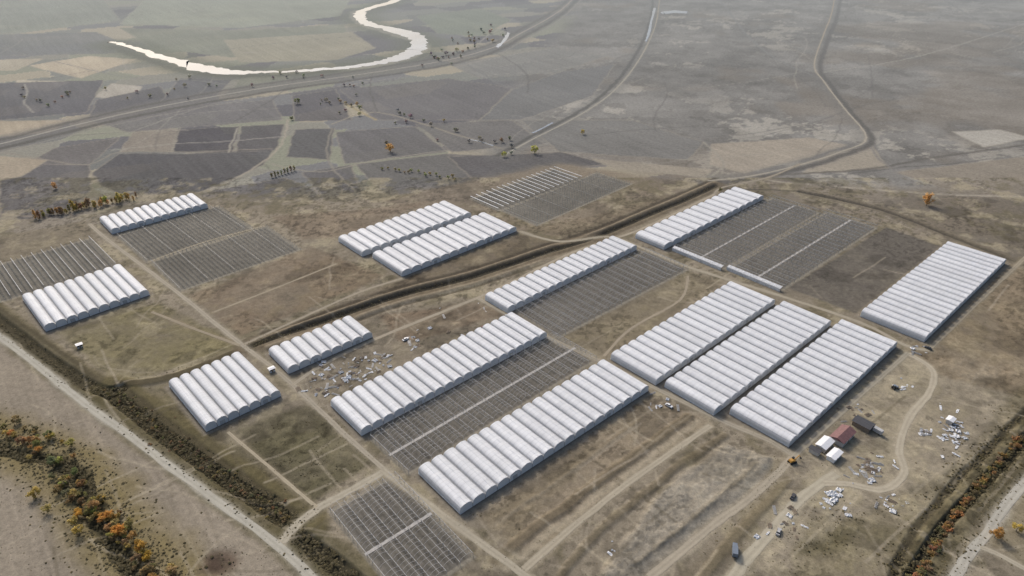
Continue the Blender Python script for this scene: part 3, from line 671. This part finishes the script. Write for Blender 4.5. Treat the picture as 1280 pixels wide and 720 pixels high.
def tuft(x,y,s_,cc):
    k=6; n0=len(v); h=s_*rr.uniform(.35,.7); a0=rr.uniform(0,6)
    v.append((x+rr.uniform(-.2,.2)*s_,y+rr.uniform(-.2,.2)*s_,h)); q=rr.uniform(.85,1.2); c.append((cc[0]*q,cc[1]*q,cc[2]*q,1))
    for j in range(k):
        r_=s_*rr.uniform(.5,1.15); v.append((x+r_*math.cos(a0+j*6.283/k),y+r_*math.sin(a0+j*6.283/k),-0.12)); q=rr.uniform(.8,1.05); c.append((cc[0]*q,cc[1]*q,cc[2]*q,1))
    for j in range(k): f.append((n0,n0+1+j,n0+1+(j+1)%k))
def inside_plots(x,y):
    for r in GHR+FRR:
        o,an,L,Wd=r; lx=(x-o[0])*math.cos(an)+(y-o[1])*math.sin(an); ly=-(x-o[0])*math.sin(an)+(y-o[1])*math.cos(an)
        if -2<lx<L+2 and -2<ly<Wd+2: return True
    return False
cols=[LC(q,1.05) for q in ((96,89,66),(112,103,76),(84,79,59),(128,118,92),(104,97,75))]
for line,num,sp,ss in [([(-20,392),(60,448),(120,487),(150,487)],600,4,0.7),([(135,490),(240,570),(372,658)],1500,5,0.8),(canal,1100,3.5,0.5),([(150,482),(220,470),(300,438)],250,3,.6),
   ([(375,672),(405,695),(440,725)],350,4,.8),([(1300,530),(1215,615),(1140,722)],2000,7,.8),([(-20,540),(60,570),(108,620),(160,690),(200,740)],2800,8,.9),([(985,565),(940,645),(880,712)],200,3,.5),([(330,570),(430,560)],500,14,.5),([(1000,680),(1070,650)],250,8,.6)]:
    pw=[G(*p) for p in line]
    for i in range(num):
        k=rr.randrange(len(pw)-1); t=rr.random(); x=pw[k][0]*(1-t)+pw[k+1][0]*t+rr.gauss(0,sp); y=pw[k][1]*(1-t)+pw[k+1][1]*t+rr.gauss(0,sp)
        if not inside_plots(x,y): tuft(x,y,rr.uniform(.5,1.2)*ss,rr.choice(cols))
for i in range(9000):
    x=rr.uniform(-30,1300); y=rr.uniform(300,730); p=G(x,y)
    if fbm(np.array([p[0]/25.0]),np.array([p[1]/25.0]),3)[0]<0.47 or inside_plots(*p): continue
    tuft(p[0],p[1],rr.uniform(.2,.5),rr.choice(cols))
me=leafmesh("scrub",v,f,c); me.polygons.foreach_set("use_smooth",[True]*len(me.polygons)); o=obj("scrub",me); o.color=(1,1,1,1); tag(o,"dry weedy scrub along ditches and wasteland","scrub",None,"stuff")

# ---------------- small things ----------------
def boxm(name,x0,x1,y0,y1,z0,z1,mat,taper=0.0):
    t=taper
    vs=[(x0,y0,z0),(x1,y0,z0),(x1,y1,z0),(x0,y1,z0),(x0+t,y0+t*.5,z1),(x1-t,y0+t*.5,z1),(x1-t,y1-t*.5,z1),(x0+t,y1-t*.5,z1)]
    return mesh(name,vs,[(0,3,2,1),(4,5,6,7),(0,1,5,4),(1,2,6,5),(2,3,7,6),(3,0,4,7)],mat)
def wheelm(r=0.36,w=0.24):
    vs=[(r*math.cos(k*math.pi/6),y,r*math.sin(k*math.pi/6)) for y in (-w/2,w/2) for k in range(12)]
    fs=[(k,(k+1)%12,12+(k+1)%12,12+k) for k in range(12)]+[tuple(range(12)),tuple(range(23,11,-1))]
    return mesh("wheel",vs,fs,M_TYRE)
WH=wheelm(); WB=wheelm(0.75,0.45)
def root(name,x,y,rot,label,cat,group=None):
    p=G(x,y); e=bpy.data.objects.new(name,None); link(e); e.location=(p[0],p[1],0.06); e.rotation_euler=(0,0,rot); tag(e,label,cat,group); return e
def car(x,y,rot,mat,label):
    e=root("parked_car",x,y,rot,label,"car")
    obj("body",boxm("body",-2.2,2.2,-.9,.9,.35,.95,mat,.12),e); obj("cabin",boxm("cabin",-1.5,1.0,-.8,.8,.95,1.5,M_GLASS,.4),e); obj("roof",boxm("roof",-1.08,.58,-.6,.6,1.503,1.54,mat),e)
    for a in(-1.35,1.35):
        for b in(-.85,.85): obj("wheel",WH,e,(a,b,.36))
def truck(x,y,rot,matc,matb,label):
    e=root("truck",x,y,rot,label,"truck")
    obj("cargo_box",boxm("cargo_box",-3.5,1.2,-1.15,1.15,.9,3.0,matb,.03),e); obj("cab",boxm("cab",1.35,3.1,-1.05,1.05,.6,2.5,matc,.15),e)
    obj("windscreen",boxm("windscreen",2.98,3.05,-.85,.85,1.6,2.3,M_GLASS),e); obj("chassis",boxm("chassis",-3.4,3.0,-.5,.5,.5,.88,M_DARK),e)
    for a in(-2.4,2.2):
        for b in(-1,1): obj("wheel",WH,e,(a,b,.4))
def tractor(x,y,rot,mat,label):
    e=root("tractor",x,y,rot,label,"tractor")
    obj("hood",boxm("hood",.2,2.2,-.4,.4,.8,1.5,mat,.08),e); obj("cab",boxm("cab",-1.2,.2,-.7,.7,.8,2.5,M_GLASS,.12),e); obj("cab_roof",boxm("cab_roof",-1.2,.2,-.75,.75,2.503,2.62,mat),e)
    for b in(-.85,.85): obj("rear_wheel",WB,e,(-.8,b,.72)); obj("front_wheel",WH,e,(1.6,b*.85,.36))
def loader(x,y,rot):
    e=root("excavator",x,y,rot,"yellow excavator parked beside dirt road","excavator")
    obj("upper_body",boxm("upper_body",-1.9,1.1,-1.0,1.0,1.1,2.1,M_YEL,.15),e); obj("cab",boxm("cab",.1,1.3,.1,.95,2.103,2.9,M_GLASS,.1),e)
    for b in(-1.1,1.1): obj("crawler_track",boxm("crawler_track",-2,2,b-.3,b+.3,0,1.0,M_TYRE,.2),e)
    bb=B(); bb.beam((1.1,-.3,1.8),(3.4,-.3,3.8),.4); bb.beam((3.4,-.3,3.8),(4.8,-.3,2),.3); obj("boom",mesh("boom",bb.v,bb.f,M_YEL),e)
    obj("bucket",boxm("bucket",4.5,5.3,-.8,.2,1.0,1.9,M_DARK,.15),e)
car(991,622,0.9,M_DARK,"dark car parked on the dusty yard road"); car(973,666,1.0,M_GUTTER,"grey car on the dusty yard road")
truck(918,690,1.3,M_BLUE,M_BLUE,"small blue-grey box truck on yard road")
loader(990,578,0.4)
truck(1094,540,2.2,M_BLUE,M_GUTTER,"grey box truck parked near the farm sheds")
tractor(604,412,0.7,M_RED,"small tractor parked near scrap heaps"); tractor(1118,486,0.2,M_BLUE,"blue tractor beside the tunnels"); car(507,425,.8,M_WHITE,"white car beside scrap heaps")
car(1160,436,2.2,M_DARK,"dark car parked at greenhouse corner"); car(836,508,-.8,M_WHITE,"white car on bare ground by tunnels")
def house(x,y,rot,lx,ly,h,rh,roofm,wallm,name,label,cat):
    e=root(name,x,y,rot,label,cat)
    obj("wall",boxm("wall",-lx/2,lx/2,-ly/2,ly/2,-.2,h,wallm),e)
    o_=.5; vs=[(-lx/2-o_,-ly/2-o_,h),(lx/2+o_,-ly/2-o_,h),(lx/2+o_,ly/2+o_,h),(-lx/2-o_,ly/2+o_,h),(-lx/2-o_,0,h+rh),(lx/2+o_,0,h+rh)]
    vs=[(a,b,c_+.01) for a,b,c_ in vs]
    obj("roof",mesh("roof",vs,[(0,1,5,4),(2,3,4,5),(0,4,3),(1,2,5),(0,3,2,1)],roofm),e)
    obj("door",boxm("door",-.5,.5,-ly/2-.06,-ly/2-.003,0,2.1,M_WOOD),e)
    for a in (-lx*.3,lx*.3): obj("window",boxm("window",a-.6,a+.6,-ly/2-.05,-ly/2-.003,1,2.1,M_GLASS),e)
house(1052,548,GA,13,7,3,1.6,M_RED,M_WALL,"farm_house","small rendered farm house with maroon gable roof","house")
house(1030,558,GA,9,5,2.6,.8,M_WHITE,M_WALL,"shed","white-roofed site shed beside farm house","shed")
house(1042,572,GA,8,4,2.6,.5,M_WHITE,M_WHITE,"site_cabin","low white site cabin beside dusty yard","cabin")
house(1018,566,GA+1.57,5,3,2.4,.4,M_DARK,M_WALL,"shed","small dark-roofed shed beside white cabin","shed")
house(1078,533,GA+1.57,9,6,2.8,.6,M_DARK,M_WOOD,"shed","dark-roofed wooden store shed by farm house","shed")
house(100,434,GA,3,2.4,2.3,.4,M_WHITE,M_WALL,"hut","tiny white guard hut on scrubland","hut")
house(340,464,GA,3,2.4,2.3,.4,M_WHITE,M_WHITE,"hut","tiny white pump hut beside track","hut")
house(1187,528,GA,4,3,2.4,.5,M_WHITE,M_WALL,"hut","small white store hut among scrap","hut")
def sheet(seed,sx,sy,hh):
    rr=random.Random(seed); k=6; vs=[]
    for i in range(k):
        for j in range(k): vs.append(((i/(k-1)-.5)*sx+rr.uniform(-.15,.15)*sx/3,(j/(k-1)-.5)*sy+rr.uniform(-.15,.15)*sy/3,rr.uniform(0.02,hh)))
    return mesh("scrap_sheet",vs,[(i*k+j,(i+1)*k+j,(i+1)*k+j+1,i*k+j+1) for i in range(k-1) for j in range(k-1)],M_SCRAP)
SH=[sheet(1,2.6,1.6,.5),sheet(2,1.6,1.2,.6),sheet(3,4,1.2,.4),sheet(4,3,2.6,.9)]
def planks(seed):
    rr=random.Random(seed); b=B()
    for i in range(9): a=rr.uniform(-.3,.3); b.beam((-2+rr.uniform(-.4,.4),i*.28-1.2,.15+.1*(i%3)),(2+rr.uniform(-.4,.4),i*.28-1.2+a,.2+.1*(i%3)),.16)
    return mesh("lumber_pile",b.v,b.f,M_WOOD)
PK=[planks(1),planks(2)]; bb=B()
for i in range(8): bb.beam((-3,i*.2-.8,.1+.15*(i%2)),(3,i*.2-.8,.1+.15*(i%2)),.12)
PIPE=mesh("pipe_bundle",bb.v,bb.f,M_STEEL)
def scat(cx,cy,rx,ry,num,mix=0.6,big=1.0):
    for i in range(num):
        x=cx+random.gauss(0,rx); y=cy+random.gauss(0,ry); p=G(x,y)
        if inside_plots(*p): continue
        q=random.random()
        if q<mix: me=random.choice(SH); nm,lb,ct="scrap_sheet","crumpled pale plastic scrap lying on soil","scrap"
        elif q<mix+(1-mix)*.5: me=random.choice(PK); nm,lb,ct="lumber_pile","loose pile of weathered planks on soil","lumber"
        else: me=PIPE; nm,lb,ct="pipe_bundle","bundle of galvanised pipes on soil","pipes"
        o=bpy.data.objects.new(nm,me); link(o); o.location=(p[0],p[1],0.05); o.rotation_euler=(0,0,random.uniform(0,6.28)); k=random.uniform(.35,1.05)*big; o.scale=(k,k,k); tag(o,lb,ct,"building scrap scattered on the yard")
scat(430,468,22,10,80,.5); scat(395,488,10,6,14,.5); scat(470,452,15,8,28,.6)
scat(1190,540,9,14,46,.9); scat(1157,540,5,2,12,.9); scat(1045,626,7,5,26,1,1.2); scat(1088,588,12,9,44,.35); scat(1128,483,6,4,12,.8)
scat(1120,625,14,6,16,.6); scat(1070,520,12,8,18,.4); scat(600,400,35,12,18,.5); scat(520,425,15,8,10,.5); scat(1150,438,6,4,10,.5,); scat(990,650,15,14,14,.3); scat(820,505,15,8,8,.4); scat(765,690,4,6,4,1)

# ---------------- light ----------------
el=math.radians(38); dx,dy=-0.50,0.86; l=math.hypot(dx,dy); dx/=l;dy/=l
sun=bpy.data.lights.new("sun",'SUN'); sun.energy=2.0; sun.angle=math.radians(9.0); sun.color=(1,0.96,0.90)
so=bpy.data.objects.new("sun",sun); link(so); so.rotation_euler=Vector((dx*math.cos(el),dy*math.cos(el),math.sin(el))).to_track_quat('Z','Y').to_euler()
w=bpy.data.worlds.new("World"); scene.world=w; w.use_nodes=True; nt=w.node_tree
sk=nt.nodes.new("ShaderNodeTexSky"); sk.sky_type='NISHITA'; sk.sun_disc=False; sk.sun_elevation=el; sk.sun_rotation=math.atan2(dx,dy); sk.dust_density=5.0; sk.air_density=1.0
nt.links.new(sk.outputs[0],nt.nodes["Background"].inputs[0]); nt.nodes["Background"].inputs[1].default_value=0.15
cam=bpy.data.cameras.new("camera"); co=bpy.data.objects.new("camera",cam); link(co); co.location=(0,0,H); co.rotation_euler=(math.pi/2-P,0,0)
cam.sensor_width=36; cam.lens=36*F/1280; cam.clip_start=1; cam.clip_end=80000; scene.camera=co
scene.view_settings.view_transform='Standard'; scene.view_settings.look='None'; scene.view_settings.exposure=0
print("trees",tcount[0])
